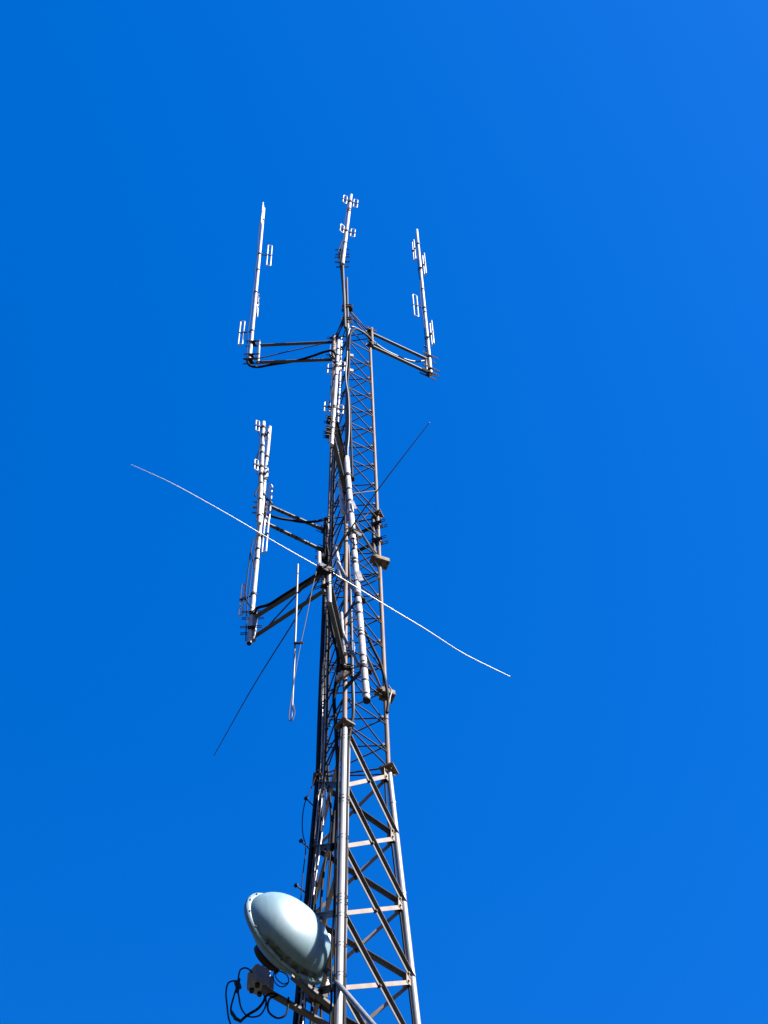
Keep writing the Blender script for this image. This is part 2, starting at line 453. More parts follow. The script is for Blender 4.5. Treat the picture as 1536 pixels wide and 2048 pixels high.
# ---- A: left top antenna on its horizontal arms
za = leg_z('l', 684); zb = leg_z('l', 719)
La, Lb = leg('l', za), leg('l', zb)
Ea, Eb = at_z(515, 691, za), at_z(512, 725, zb)
YA = (Ea.y + Eb.y) / 2
print('YA', YA, Ea, Eb, (Ea - La).length)
mA = thing('side_arm_mount', La, 'twin dark horizontal arms reaching left from the tower top with a diagonal rod', 'antenna mount', 'side arm mounts on the tower')
tube_part(mA, 'arm_tube', La, Ea, .036); tube_part(mA, 'arm_tube', Lb, Eb, .036)
tube_part(mA, 'diagonal_brace', at_z(518, 722, zb) + V((0, -.05, .04)), at_z(664, 687, za) + V((0, -.05, 0)), .013, 'rod')
tube_part(mA, 'end_pole', at_y(516, 727, YA), at_y(518.5, 682, YA), .034, 'galv')
mx_ = V((1, 0, 0))
for c in (at_y(507, 687, YA), at_y(503.5, 713, YA), at_y(502, 722, YA)): clamp(mA, c, mx_, L=.36, sz=.08)
tube_part(mA, 'leg_pole', leg('l', zb - .15) + V((-.02, -.1, 0)), leg('l', za + .12) + V((-.02, -.1, 0)), .036, 'rust')
for z in (za, zb): clamp(mA, leg('l', z) + V((-.02, -.05, 0)), mx_, L=.34, sz=.12)
dipole_antenna('white four loop dipole antenna standing at the outer end of the upper left arms', (499, 722), (528, 416), YA, .042, .034,
   [(441, (524.5, 428), 20), (509, (538.5, 511), 20), (586, (515.5, 611), 20), (663, (483, 666), 23)], .10, rr=.018, bands=(541,))
cable('thick black cable sagging under the lower of the upper left arms',
   [at_y(494, 722, YA - .02), at_y(500, 731, YA), at_z(516, 734, zb), at_z(545, 729, zb), at_z(590, 722, zb), at_z(625, 712, zb), at_z(652, 703, zb), at_z(668, 703, zb) + V((0, 0, -.02)), Lb + V((.1, -.05, -.5))], .028)
cable('thin grey wire dangling beside the upper left arm joint', [at_y(661, 690, La.y - .1), at_y(660, 700, La.y - .15), at_y(660.5, 708, La.y - .12), at_y(664, 712, La.y - .1), at_y(660, 717, La.y - .12), at_y(668, 722, La.y - .05)], .008, 'grey')

# ---- C: right top antenna
za = leg_z('r', 665); zb = leg_z('r', 691)
Ra, Rb = leg('r', za), leg('r', zb)
Ea, Eb = at_z(853, 718, za), at_z(857, 746, zb)
YC = (Ea.y + Eb.y) / 2
print('YC', YC, Ea, Eb)
mC = thing('side_arm_mount', Ra, 'twin dark arms with bright upper edges slanting right and down from the tower top', 'antenna mount', 'side arm mounts on the tower')
tube_part(mC, 'arm_tube', Ra, Ea, .037); tube_part(mC, 'arm_tube', Rb, Eb, .037)
dC = (Ea - Ra).normalized()
tube_part(mC, 'end_pole', at_y(853.5, 744, YC), at_y(851.5, 711, YC), .035, 'galv')
for c in (at_y(858, 715, YC), at_y(860, 740, YC), at_y(858, 748, YC)): clamp(mC, c, dC, L=.42, sz=.07)
tube_part(mC, 'leg_pole', Rb + V((.05, -.05, -.1)), Ra + V((.05, -.05, .12)), .035, 'plate')
for z in (za, zb): clamp(mC, leg('r', z) + V((.02, -.03, 0)), dC, L=.26, sz=.12)
dipole_antenna('white dipole antenna at the outer end of the upper right arms', (862, 749), (833.5, 459), YC, .040, .034,
   [(489, (827.5, 500), 19), (538, (848.5, 528), 20), (617, (831, 611), 21, .105), (677, (863.5, 666), 23)], .075, rr=.017, bands=(580, 626))
for i, (lab, pts, mm) in enumerate((
   ('light grey cable arching over the tower top then sagging along the right arm', [(694.5, 700, 17.35), (696, 672, 17.3), (699, 658, 17.3), (706, 654, 17.3), (717, 659, 17.5), (732, 668, 17.8), (746, 682, 18.15), (765, 697, 18.35), (792, 711, 18.6), (822, 722, 18.85), (843, 722.5, 19.0), (855, 718, 19.05), (859, 706, 19.05), (855, 697, 19.1), (848, 692, 19.1)], 'grey'),
   ('black cable arching over the tower top just inside the light grey one', [(698, 700, 17.3), (700, 672, 17.28), (704, 663, 17.3), (712, 658, 17.35), (724, 664, 17.6), (738, 675, 17.9), (747, 686, 18.1), (760, 695, 18.3), (790, 713, 18.6), (815, 727, 18.8)], 'black'))):
    cable(lab, [at_y(*p) for p in pts], .022, mm)

# ---- B: top centre antenna and its pipe
Ym = leg_at('m', 640).y
mB = thing('pipe_mount', leg_at('m', 660), 'dark leaning pipe carrying the topmost antenna above the near leg', 'antenna mount')
tube_part(mB, 'main_pipe', at_y(696.5, 668, Ym - .07), at_y(681.5, 516, Ym - .07), .044, 'tube')
tube_part(mB, 'main_pipe', at_y(690.5, 655, Ym - .12), at_y(685, 520, Ym - .12), .030, 'dark')
tube_part(mB, 'side_pipe', at_y(696, 646, Ym - .1), at_y(693.5, 556, Ym - .1), .024, 'dark')
for y, L in ((504, .34), (519, .36), (529, .30)): clamp(mB, at_y(684.5, y, Ym - .1), V((1, 0, 0)), L=L, sz=.09)
MB().box(at_y(684, 512, Ym - .05), V((1, 0, 0)), V((0, 1, 0)), ZUP, .17, .09, .30).build('clamp_block', 'galv', mB)
for y in (641, 616): clamp(mB, at_y(694.5, y, Ym - .07), V((1, 0, 0)), L=.2, sz=.16)
MB().box(at_y(701.5, 617, Ym - .05), V((1, 0, 0)), V((0, 1, 0)), ZUP, .09, .09, .16).build('clamp_block', 'dark', mB)
tube_part(mB, 'stay_rod', at_y(699, 622, Ym), leg_at('r', 664), .012, 'rod'); tube_part(mB, 'stay_rod', at_y(701, 626, Ym), leg_at('r', 672), .012, 'rod')
tube_part(mB, 'stay_rod', at_y(689, 646, Ym), leg_at('l', 678), .014, 'rod'); tube_part(mB, 'stay_rod', at_y(690, 636, Ym), leg_at('l', 672), .012, 'rod')
dipole_antenna('short white antenna crowning the very top of the tower with small paired loops', (685, 528), (702.5, 389), Ym - .16, .046, .036,
   [(404, (690, 399), 7), (405, (711, 407), 7.5), (463, (684, 457), 7), (464, (705.5, 466), 7.5)], .10, rr=.014, bands=(419, 423, 487))
for (a, b, c) in (((696, 424), (693, 433), (691, 441)), ((685, 481), (681, 490), (677, 497))):
    pass
cable('thin cable tail hanging left of the topmost antenna', [at_y(684, 480, Ym - .2), at_y(682, 488, Ym - .2), at_y(679, 496, Ym - .2), at_y(676, 503, Ym - .2)], .012)

# ---- H: crossed radials on the boom that reaches toward the viewer
zu, zl = leg_z('m', 1304), leg_z('m', 1337)
Hu = at_z(661, 1170, zu); Hl = at_z(657, 1198, zl); YH = (Hu.y + Hl.y) / 2
print('YH', YH, Hu, Hl)
mH = thing('boom_mount', leg('m', zl), 'pair of dark horizontal booms running from the near leg to the crossed rod antenna', 'antenna mount')
tube_part(mH, 'arm_tube', leg('m', zu), Hu, .038); tube_part(mH, 'arm_tube', leg('m', zl), Hl, .038)
tube_part(mH, 'end_pole', at_y(658.5, 1207, YH), at_y(657, 1142, YH), .042, 'galv')
tube_part(mH, 'end_pole', at_y(647.5, 1186, YH), at_y(646, 1140, YH), .033, 'rust')
for y in (1150, 1176): clamp(mH, at_y(652, y, YH), V((1, -.4, 0)), L=.34, sz=.09)
for z in (zu, zl): clamp(mH, leg('m', z), V((1, 0, 0)), L=.22, sz=.12)
tube_part(mH, 'stub_pole', at_y(638.5, 1152, YH + .1), at_y(638, 1106, YH + .1), .034, 'alu')
MB().box(at_y(641, 1112, YH + .12), V((1, 0, 0)), V((0, 1, 0)), ZUP, .12, .05, .10).build('clamp_block', 'dark', mH)
b = MB()
for dx, dy in ((-3, 0), (4, 3), (0, -4)):
    b.box(at_y(652 + dx, 1141 + dy, YH - .05), V((1, .4, 0)), V((-.4, 1, 0)), ZUP, .09, .08, .07)
b.build('hub_plate', 'dark', mH)
zh = at_y(650, 1139, YH).z
ra = thing('crossed_rod_antenna', at_z(650, 1139, zh), 'antenna of very long thin crossed rods spreading far to both sides of the tower', 'antenna')
hubp = at_z(650, 1140, zh)
MB().box(hubp, V((1, .55, 0)), V((-.55, 1, 0)), ZUP, .26, .14, .10).build('hub', 'dark', ra)
def radial(p, r0, r1, m, droop=None):
    pts = smooth([at_z(x, y, zh) + ZUP * dz for x, y, dz in p], 8); n = len(pts)
    return MB().tube(pts, [r0 + (r1 - r0) * i / (n - 1) for i in range(n)], 8).build('radial_rod', m, ra)
radial([(641, 1136, 0), (560, 1090, 0), (460, 1031, 0), (360, 975, 0), (310, 950.5, 0), (262, 929, 0)], .0095, .004, 'alu')
radial([(654, 1139, 0), (700, 1167, 0), (780, 1216, 0), (850, 1258, 0), (915, 1300, 0), (960, 1324, 0), (1020, 1353, 0)], .0115, .007, 'alu')
radial([(653, 1134, 0), (700, 1060, 0), (757, 978, 0), (859, 845, 0)], .017, .006, 'tube')
radial([(647, 1143, 0), (592, 1236, 0), (508, 1370, 0), (428, 1511, 0)], .014, .006, 'rod')
# hanging feed loop of that antenna
YV = YH - .05
el = MB().tube([at_y(583.5, 1440, YV), at_y(588.5, 1330, YV), at_y(592, 1240, YV), at_y(595.5, 1129, YV)], [.011, .014, .018, .018], 10).build('upright_rod', 'galv', ra)
hp = smooth([at_y(587.0, 1408, YV - .02), at_y(589.5, 1425, YV - .02), at_y(586.5, 1437, YV - .02), at_y(582, 1441.5, YV - .02), at_y(577.8, 1434, YV - .02), at_y(584, 1388, YV - .03), at_y(597, 1310, YV - .05), at_y(612, 1240, YV - .04), at_y(624, 1180, YV - .02), at_y(633, 1142, YV)], 6)
MB().tube(hp, .0065, 8).build('feed_loop', 'rod', ra)
MB().bar(at_y(588, 1286, YV - .02), at_y(606, 1286, YV - .05), V((0, 0, 1)), .03, .03).build('spacer', 'dark', ra)

# ---- D: pair of antennas at mid height, left
zu, zl = leg_z('l', 1064), leg_z('l', 1106)
Du, Dl = at_z(534, 1010, zu), at_z(531, 1046, zl)
za, zb = at_y(649, 1147, YH).z, at_y(652, 1179, YH).z
Fu, Fl = at_z(512, 1233, za), at_z(509, 1273, zb)
YD = (Fu.y + Fl.y) / 2 + .0; YQ = (Du.y + Dl.y) / 2
print('YD', YD, 'YQ', YQ, Du, Dl, Fu, Fl)
mD = thing('side_arm_mount', leg('l', zl), 'twin tubes with flaking bright tops reaching left and up from the dark left leg', 'antenna mount', 'side arm mounts on the tower')
for a, b in ((leg('l', zu), Du), (leg('l', zl), Dl)):
    t = tube_part(mD, 'arm_tube', a, b, .034)
    for f in (.34, .5, .62, .74, .8): MB().tube([lerp(a, b, f), lerp(a, b, f + .018)], .038, 12).build('tape_band', 'tape', t)
tube_part(mD, 'end_pole', at_y(529.5, 1052, YQ), at_y(532.5, 1004, YQ), .034, 'galv')
for c in (at_y(526, 1012, YQ), at_y(525, 1022, YQ)): clamp(mD, c, V((1, .2, 0)), L=.38, sz=.06)
tube_part(mD, 'leg_pole', leg('l', zl - .3) + V((-.04, -.05, 0)), leg('l', zu + .25) + V((-.04, -.05, 0)), .060, 'dark')
for z in (zu, zl, zl - .25): clamp(mD, leg('l', z) + V((-.03, -.02, 0)), V((1, .6, 0)), L=.40, sz=.12)
mD2 = thing('side_arm_mount', Fl, 'twin grey tubes slanting down left from the crossed rod hub to a mast foot', 'antenna mount', 'side arm mounts on the tower')
tube_part(mD2, 'arm_tube', at_y(649, 1147, YH), Fu, .036); tube_part(mD2, 'arm_tube', at_y(652, 1179, YH), Fl, .034)
tube_part(mD2, 'diagonal_brace', at_z(628, 1152, za), at_z(522, 1268, zb), .012, 'rod')
tube_part(mD2, 'end_pole', at_y(507, 1281, YD), at_y(511.5, 1226, YD), .038, 'galv')
for y in (1230, 1260): clamp(mD2, at_y(505.5 - (y - 1230) * .1, y, YD), (at_y(540, 1218, YD + .0) - at_y(490, 1240, YD)).cross(ZUP).cross(ZUP) * -1, L=.36, sz=.07)
P_root, PA, PB = dipole_antenna('tall white mast antenna on the lower left arms with wide loops to its right', (498, 1287), (540, 853), YD, .042, .034,
   [(992, (538.5, 1003), 34, .075), (1074, (531, 1070), 34, .075), (1190, (485, 1199), 31, .06)], .075, rr=.016, bands=(1030, 1100, 1120, 915, 960))
MB().tube([at_y(498, 1287.5, YD), at_y(498.1, 1286, YD)], .038, 12).build('end_cap', 'tape', P_root)
dipole_antenna('shorter white antenna with small square loops on its left, beside a taller mast', (518.5, 1047), (527.5, 843), YD - .12, .040, .034,
   [(856, (515, 852), 10), (872, (534, 868), 9), (935, (512.5, 930), 10), (950, (532, 946), 9)], .064, rr=.013, Ytop=YD - .12, bands=(893, 907, 968, 1000, 1033))
for pts, lab in (([(521, 898), (517, 906), (514, 915), (513, 921)], 'short black cable tail beside the small square loops at mid height'),
                 ([(519, 970), (514, 980), (511, 986), (510, 992)], 'short black cable tail with a white tip left of the shorter mid height mast')):
    cable(lab, [at_y(x, y, YD - .16) for x, y in pts], .014)
cable('black cable sagging beneath the upper of the mid height left arms',
   [at_y(521, 1018, YQ - .1), at_y(535, 1029, YQ - .05), at_y(556, 1036, YQ), at_y(580, 1040, YQ + .1), at_y(605, 1044, YQ + .2), at_y(630, 1043, YQ + .25), at_y(652, 1038, YQ + .3)], .026)
cable('thick black cable lying along the slanting lower left arm', [at_y(505, 1226, YD - .05), at_y(515, 1216, YD - .05)] + [lerp(Fu, at_y(649, 1147, YH), t) + V((0, -.05, .035)) for t in (.2, .4, .6, .8, .97)], .026)
cable('thin black wire drooping from the middle of the tall left mast', [at_y(x, y, YD - .08) for x, y in ((516, 1072), (507, 1082), (501, 1105), (499, 1125), (496, 1140), (494, 1160), (492, 1175), (491, 1190), (494, 1203), (503, 1215))], .011)
cable('thin wire looping close along the tall left mast', [at_y(x, y, YD - .1) for x, y in ((501, 1105), (505, 1117), (508, 1127), (508, 1137))], .010)

# ---- E: antenna against the left leg near the top
zeu, zel = leg_z('m', 952), leg_z('m', 988)
Eu_, El_ = at_z(671, 848, zeu), at_z(666, 878, zel)
YE = (Eu_.y + El_.y) / 2
print('YE', YE)
mEb = thing('boom_mount', leg('m', zel), 'pair of dark booms under the foot of the antenna along the left leg', 'antenna mount')
tube_part(mEb, 'arm_tube', leg('m', zeu), Eu_, .046, 'tube'); tube_part(mEb, 'arm_tube', leg('m', zel), El_, .046, 'tube')
for z in (zeu, zel): clamp(mEb, leg('m', z), V((1, 0, 0)), L=.2, sz=.12)
cable('black cables taped along the upper dark boom under the left leg antenna', [lerp(leg('m', zeu), Eu_, t) + V((.03, -.05, .0 - .02 * math.sin(9 * t))) for t in (.02, .25, .5, .75, 1.0)], .03)
cdt = cable('pale thin conduit with dark ties dropping beside the antenna along the left leg', [at_y(x, y, 17.75) for x, y in ((683, 676), (681.5, 715), (680, 758), (677.5, 805), (675.8, 838), (675, 880), (677, 908))], .022, 'alu', None, 'conduit', 'conduit')
for y in (695, 718, 741, 770, 790, 812, 830, 860):
    x = 683 - (y - 676) * .047
    p = at_y(x, y, 17.74); MB().tube([p - ZUP * .05, p + ZUP * .05], .028, 10).build('tape_band', 'tape', cdt)
dipole_antenna('white antenna hugging the left leg below the tower top, one small loop each side', (663, 890), (677.5, 681), YE, .040, .037,
   [(735, (660.5, 737), 9.5), (733, (684, 733), 9), (815, (654, 814), 9.5), (817, (681, 819), 8)], .10, rr=.014, bands=(700, 712, 727, 735, 752, 847, 858))
mE = thing('leg_clamp', at_y(660, 860, YE), 'black stacked clamps holding the foot of the antenna on the left leg', 'clamp')
for y in (841, 862, 870): clamp(mE, at_y(662.5 - (y - 841) * .05, y, YE + .02), V((1, .3, 0)), L=.26, sz=.11)
for x, y in ((657, 842), (656, 858), (656.5, 870)):
    MB().box(at_y(x, y, YE), V((1, .2, 0)), V((0, 1, 0)), ZUP, .05, .08, .14).build('clamp_block', 'dark', mE)
cable('thin black wire bowing out left of the antenna on the left leg', [at_y(x, y, YE - .08) for x, y in ((668, 765), (664, 780), (663, 790), (665, 800), (664, 815), (662, 830), (663, 845))], .012)

# ---- F: the big white tube antenna with black bands
YF0, YF1 = 16.95, 17.02
FA, FB = at_y(733.5, 1401, YF0), at_y(692.8, 914, YF1); fax = (FB - FA).normalized()
def f_at(y):
    lo, hi = 0., 1.
    for _ in range(40):
        t = (lo + hi) / 2
        if proj(lerp(FA, FB, t))[1] > y: lo = t
        else: hi = t
    return lerp(FA, FB, lo), .057 + (.050 - .057) * lo
F_root = thing('tube_antenna', FA, 'thick white tube antenna ringed with black bands, leaning across the near leg', 'antenna')
MB().tube([FA, FB - fax * .03, FB], [.057, .050, .035], 20).build('tube_body', 'white', F_root)
MB().tube([FA - fax * .012, FA + fax * .03], .060, 20).build('end_cap', 'tape', F_root)
for y, hb in ((980.5, .02), (1004, .022), (1028, .02), (1061, .03), (1082, .02), (1102, .022), (1121, .025), (1128, .025), (1165, .012), (1193, .05), (1210, .024), (1229, .018), (1266, .012), (1273, .02), (1315, .014), (1327, .008), (1364, .014), (1391, .012)):
    c, r = f_at(y); MB().tube([c - fax * hb * 1.5, c + fax * hb * 1.5], r + .004, 18).build('tape_band', 'tape', F_root)
for (x, y, w_, h_) in ((708, 1010, .05, .30), (719, 1152, .08, .32)):
    c = at_y(x, y, YF0 - .02); MB().bar(c - ZUP * h_ / 2 + V((.03, 0, 0)), c + ZUP * h_ / 2 - V((.03, 0, 0)), V((1, 0, 0)), w_, .012).build('tag_strip', 'white', F_root)

# brackets that hold the tube off the near leg
for i, (pt, pb, d0, d1, fy, lab) in enumerate((
   ((678.5, 958), (686, 1026), (684.5, 998), (697, 1040), 952, 'pale pole and strut bracket by the top of the banded white tube'),
   ((672, 1092), (681.5, 1158), (676.5, 1126), (713, 1192), 1194, 'pale pole and strut bracket behind the crossed rods'),
   ((682.8, 1227), (690, 1308), (687, 1268), (718, 1332), 1336, 'pale pole and strut bracket near the foot of the banded white tube'))):
    Yb = 17.08
    root = thing('standoff_bracket', at_y(*pb, Yb), lab, 'bracket', 'brackets holding the banded tube')
    A_, B_ = at_y(*pb, Yb), at_y(*pt, Yb)
    MB().tube([A_, lerp(A_, B_, .48), lerp(A_, B_, .52), B_], [.042, .042, .034, .034], 14).build('pole', 'white', root)
    tube_part(root, 'strut', at_y(*d0, Yb - .03), at_y(*d1, Yb - .06), .024, 'galv')
    c, r = f_at(fy); e = ZUP.cross(V((1, -.2, 0))).normalized()
    pl = MB(); lp_ = leg('m', c.z)
    pl.bar(lerp(lp_, c, .0), c + (c - lp_) * .15, ZUP, .11, .016)
    pl.tube([c - fax * .045, c + fax * .045], r + .012, 16)
    pl.box(c + V((.05, .02, -.06)), V((1, 0, -.6)), V((0, 1, 0)), V((.6, 0, 1)), .16, .10, .014)
    pl.build('clamp_plate', 'dark', root)
for (a, b, lab, yl) in (((708, 1044), (757, 1120), 'bright strut from the banded tube to the upper brown leg box', 1122),
                    ((731, 1308), (768, 1386), 'bright strut from the banded tube to the lower brown leg box', 1388)):
    E_ = leg_at('r', yl) + V((-.06, -.1, 0)); S_ = at_y(*a, YF0 + .1)
    tag(MB().tube([S_, lerp(S_, E_, .5), E_], [.026, .024, .016], 12).build('strut', 'galv', None, E_), lab, 'strut', 'bright struts beside the tube')
# dark tubes tying the banded tube to the right leg
mF = thing('side_arm_mount', leg_at('r', 1084), 'short dark tube pair crossing inside the tower to the right leg', 'antenna mount', 'side arm mounts on the tower')
for yl, (ex, ey) in ((1050, (700, 1074)), (1083, (686, 1115))):
    a = leg_at('r', yl); tube_part(mF, 'arm_tube', a, at_z(ex, ey, a.z), .034, 'dark')
    clamp(mF, a, V((1, -.3, 0)), L=.36, sz=.11)
tube_part(mF, 'leg_pole', leg_at('r', 1105) + V((-.09, 0, 0)), leg_at('r', 1035) + V((-.09, 0, 0)), .034, 'dark')
cable('cable curling round the right leg below the dark arm clamps', [at_y(x, y, 18.0) for x, y in ((722, 1138), (735, 1128), (748, 1125), (755, 1132), (757, 1145), (752, 1152))], .013)
cable('black cable loops bunched at the right leg under the upper brown box', [at_y(x, y, 17.95) for x, y in ((722, 1155), (738, 1152), (750, 1147), (757, 1152), (752, 1160), (738, 1167), (724, 1172))], .014)
cable('black cable coil wrapped behind the near leg beside the crossed rods', [at_y(x, y, 17.75) for x, y in ((700, 1160), (685, 1158), (674, 1162), (674, 1168), (686, 1173), (700, 1170), (704, 1163), (690, 1162), (677, 1169), (690, 1178), (703, 1176))], .014)

# brown bracket boxes on the right leg
for (yl, w_, lab) in ((1124, .28, 'rust brown folded plate box on the right leg level with the crossed rods'), (1390, .23, 'rust brown folded plate box on the right leg by the tube foot')):
    c = leg_at('r', yl); root = thing('bracket_box', c, lab, 'bracket', 'brown boxes on the right leg')
    u = V((.92, .38, 0)).normalized(); n = V((.38, -.92, 0)).normalized()
    pl = MB(); pl.box(c + u * .02 + n * .03 - ZUP * .09, u, n, ZUP, w_, .20, .014)
    pl.box(c + u * .02 + n * .10, u, n, ZUP, w_, .012, .11); pl.box(c + u * .02 - n * .05, u, n, ZUP, w_, .012, .11)
    pl.build('folded_plate', 'plate', root)
    bt = MB()
    for i in (-1, 1):
        for j in (-1, 1): bt.tube([c + u * (.02 + i * w_ * .35) + n * (.03 + j * .05) - ZUP * .12, c + u * (.02 + i * w_ * .35) + n * (.03 + j * .05) + ZUP * .1], .011, 6)
    bt.build('bolt', 'dark', root)
    bb = MB(); bb.box(c - u * .14 + n * .05 - ZUP * .05, u, n, ZUP + u * .3, .10, .16, .012); bb.build('side_plate', 'plate', root)
# clamp with pale fittings on the near leg below the lowest bracket
c = leg_at('m', 1345); root = thing('leg_clamp', c, 'dark clamp with small pale fittings on the near leg above the flange', 'clamp')
clamp(root, leg_at('m', 1338), V((1, .2, 0)), L=.5, sz=.14)
MB().bar(at_y(672, 1364, c.y - .1), at_y(697, 1345, c.y - .12), ZUP, .07, .05).build('angle_plate', 'plate', root)
for x, y, rr_ in ((680, 1350, .035), (675.5, 1355, .028), (684, 1346, .022)):
    p = at_y(x, y, c.y - .16); MB().tube([p - V((0, .03, 0)), p + V((0, .03, 0))], rr_, 10).build('fitting', 'white', root)
MB().tube([at_y(678, 1322, c.y - .1), at_y(691, 1331, c.y - .1)], .014, 8).build('stud', 'alu', root)

# ------------------------------------------------------------------ cables down the near leg
def leg_cable(label, k, pts, r, m='black', dy=-.07, group='cables down the near leg'):
    out = []
    for x, y in pts:
        out.append(at_y(x, y, leg_at(k, min(max(y, 640), 2200)).y + dy))
    return cable(label, out, r, m, group, k=5)
leg_cable('tan grey cable running down the front of the near leg from the tower top', 'm', [(694.5, 700), (694, 715), (693, 730), (691.5, 748), (692.5, 765), (696.5, 790), (698, 820), (698.5, 850), (697, 880), (695, 905), (698, 945), (699.5, 990), (700, 1040)], .017, 'grey', -.06)
leg_cable('black cable running down just right of the near leg from the tower top', 'm', [(698, 700), (698.5, 725), (697, 745), (695, 765), (698, 790), (700.5, 830), (701.5, 860), (703, 900), (704, 935), (704.5, 955)], .022, 'black', -.05)
leg_cable('black cable emerging between the near leg and the banded tube', 'm', [(694, 1080), (697, 1120), (699, 1160), (700, 1200), (702, 1250), (703, 1300), (703.5, 1340), (705, 1380), (706, 1410), (705.5, 1435), (702, 1455), (698, 1478), (696.5, 1500), (695, 1560), (693.5, 1640), (692.5, 1720), (691, 1800), (689.5, 1880), (688.5, 1960), (688, 2060), (688, 2140)], .022, 'black', .02)
leg_cable('pale grey cable curving outward past the near leg flange', 'm', [(697, 1090), (700, 1150), (702.5, 1210), (704.5, 1270), (705.5, 1330), (707.5, 1385), (708, 1415), (706.5, 1440), (701, 1460), (697, 1475), (699, 1500), (697.5, 1560), (696, 1640), (694.5, 1720), (693.5, 1800), (692, 1880), (690.5, 1960), (690, 2060), (690, 2140)], .012, 'grey', .03)
leg_cable('black cable pressed to the left side of the grey near leg', 'm', [(683, 1440), (681, 1475), (679.5, 1500), (677, 1560), (676, 1640), (674.5, 1720), (672.5, 1800), (670.5, 1880), (669.5, 1960), (669, 2060), (669, 2140)], .013, 'black', -.03)
leg_cable('second black cable left of the grey near leg, swinging outward lower down', 'm', [(676, 1500), (674.5, 1580), (672, 1640), (670.5, 1700), (669, 1760), (668, 1820), (664, 1880), (662, 1930), (663, 1990), (660, 2060), (660, 2140)], .014, 'black', -.01)
for y in (1477, 1597, 1604, 1676, 1795, 1808, 1833, 1892, 1952):      # ties round the leg and its cables
    c = leg_at('m', y); d = (leg('m', c.z + 1) - c).normalized()
    x_, y_ = frame_of(d); P_ = [c + V((.016, 0, 0)) + (x_ * math.cos(t) * 1.0 + y_ * math.sin(t)) * (RL_ + .026) for t in (2 * math.pi * j / 16 for j in range(16))]
    tag(MB().tube(P_, .0045, 6, closed=True).build('cable_tie', 'tape', None, c), 'thin black tie strapping cables to the grey near leg', 'cable tie', 'ties on the near leg')
# right leg cable
leg_cable('black cable following the inner side of the grey right leg', 'r', [(770, 1552), (772, 1600), (776, 1640), (784, 1690), (790, 1740), (795, 1790), (802, 1840), (808, 1890), (814, 1940), (820, 1990), (828, 2060), (836, 2140)], .016, 'black', -.02, 'cables on the right leg')
leg_cable('black cable sweeping from the banded tube across to the right leg', 'r', [(727, 1256), (738, 1280), (749, 1303), (760, 1325), (767, 1348), (772, 1370), (775.5, 1392), (776, 1410), (774, 1425)], .026, 'black', -.25, 'cables on the right leg')
leg_cable('thin pale cable curling behind the lower brown leg box', 'r', [(777, 1372), (783, 1382), (780, 1395), (777.5, 1412), (774, 1428)], .013, 'grey', -.15, 'cables on the right leg')

# ------------------------------------------------------------------ cable ladder and cables beside the left leg
lad = thing('cable_ladder', leg('l', 12) + V((.1, -.1, 0)), 'narrow dark cable ladder bolted beside the left leg', 'ladder')
def lad_pt(f, z, out=.0):
    a, b = leg('l', z), leg('m', z); n = (b - a).cross(ZUP).normalized()
    if n.x > 0: n = -n
    return a + (b - a).normalized() * f + n * out
zt_ = leg_z('l', 905)
for f in (.07, .215):
    MB().tube([lad_pt(f, zt_), lad_pt(f, ZT), lad_pt(f, 12)], .014, 8).build('rail', 'dark', lad)
z = zt_ - .1
while z > 19:
    MB().tube([lad_pt(-.01, z), lad_pt(.25, z)], .008, 6).build('rung', 'dark', lad); z -= .42
for i, (f, o_, rr_, mm) in enumerate(((.105, .0, .016, 'black'), (.135, .02, .008, 'grey'), (.165, .0, .018, 'black'), (.195, .015, .009, 'alu'), (.225, .0, .017, 'black'), (.26, .0, .013, 'black'), (.085, .03, .009, 'alu'))):  # the thin pale tubes stand in for lit edges of the black cables
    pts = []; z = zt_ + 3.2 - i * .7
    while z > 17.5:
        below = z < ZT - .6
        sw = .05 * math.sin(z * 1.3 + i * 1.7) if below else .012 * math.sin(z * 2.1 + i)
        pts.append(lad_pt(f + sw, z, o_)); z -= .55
    cable('pale thin tube standing in for a lit cable edge on the left leg ladder' if mm in ('alu', 'grey') else 'black feeder cable clipped to the ladder beside the left leg', pts, rr_, mm, 'pale lit edge tubes on the ladder' if mm in ('alu', 'grey') else 'feeder cables on the ladder', k=3)
for i, (f, o_, t0) in enumerate(((.02, .05, 1085), (-.02, .055, 1120), (.05, .05, 1180))):
    z = leg_z('l', t0); pts = []
    while z > 17.5: pts.append(lad_pt(f + .01 * math.sin(z + i), z, o_)); z -= .6
    cable('black feeder cable strapped to the front of the left leg', pts, .021, 'black', 'feeder cables on the left leg', k=3)
cable('thin safety wire bowed through the step bolts left of the left leg',
   [at_y(x, y, leg_at('l', y).y - .22) for x, y in ((637, 1540), (632, 1552), (622, 1577), (611.5, 1600), (606, 1625), (604.5, 1650), (606, 1670), (610.5, 1688), (611, 1705), (608, 1730), (605, 1755), (603, 1785), (601, 1810), (600, 1850))], .008)
# black cable bundle dropping from the hub down into the tower
cable('black cable bundle hanging from the crossed rod hub toward the near leg', [at_y(x, y, Y_) for x, y, Y_ in ((655, 1185, 16.6), (657, 1210, 16.75), (661, 1240, 16.9), (666, 1268, 17.0), (672, 1290, 17.1), (676, 1310, 17.15), (676, 1340, 17.2), (672, 1365, 17.25), (668, 1400, 17.4), (671, 1440, 17.5), (673, 1480, 17.5), (675, 1520, 17.5), (676, 1570, 17.45), (668, 1640, 17.4), (664, 1700, 17.4))], .030)

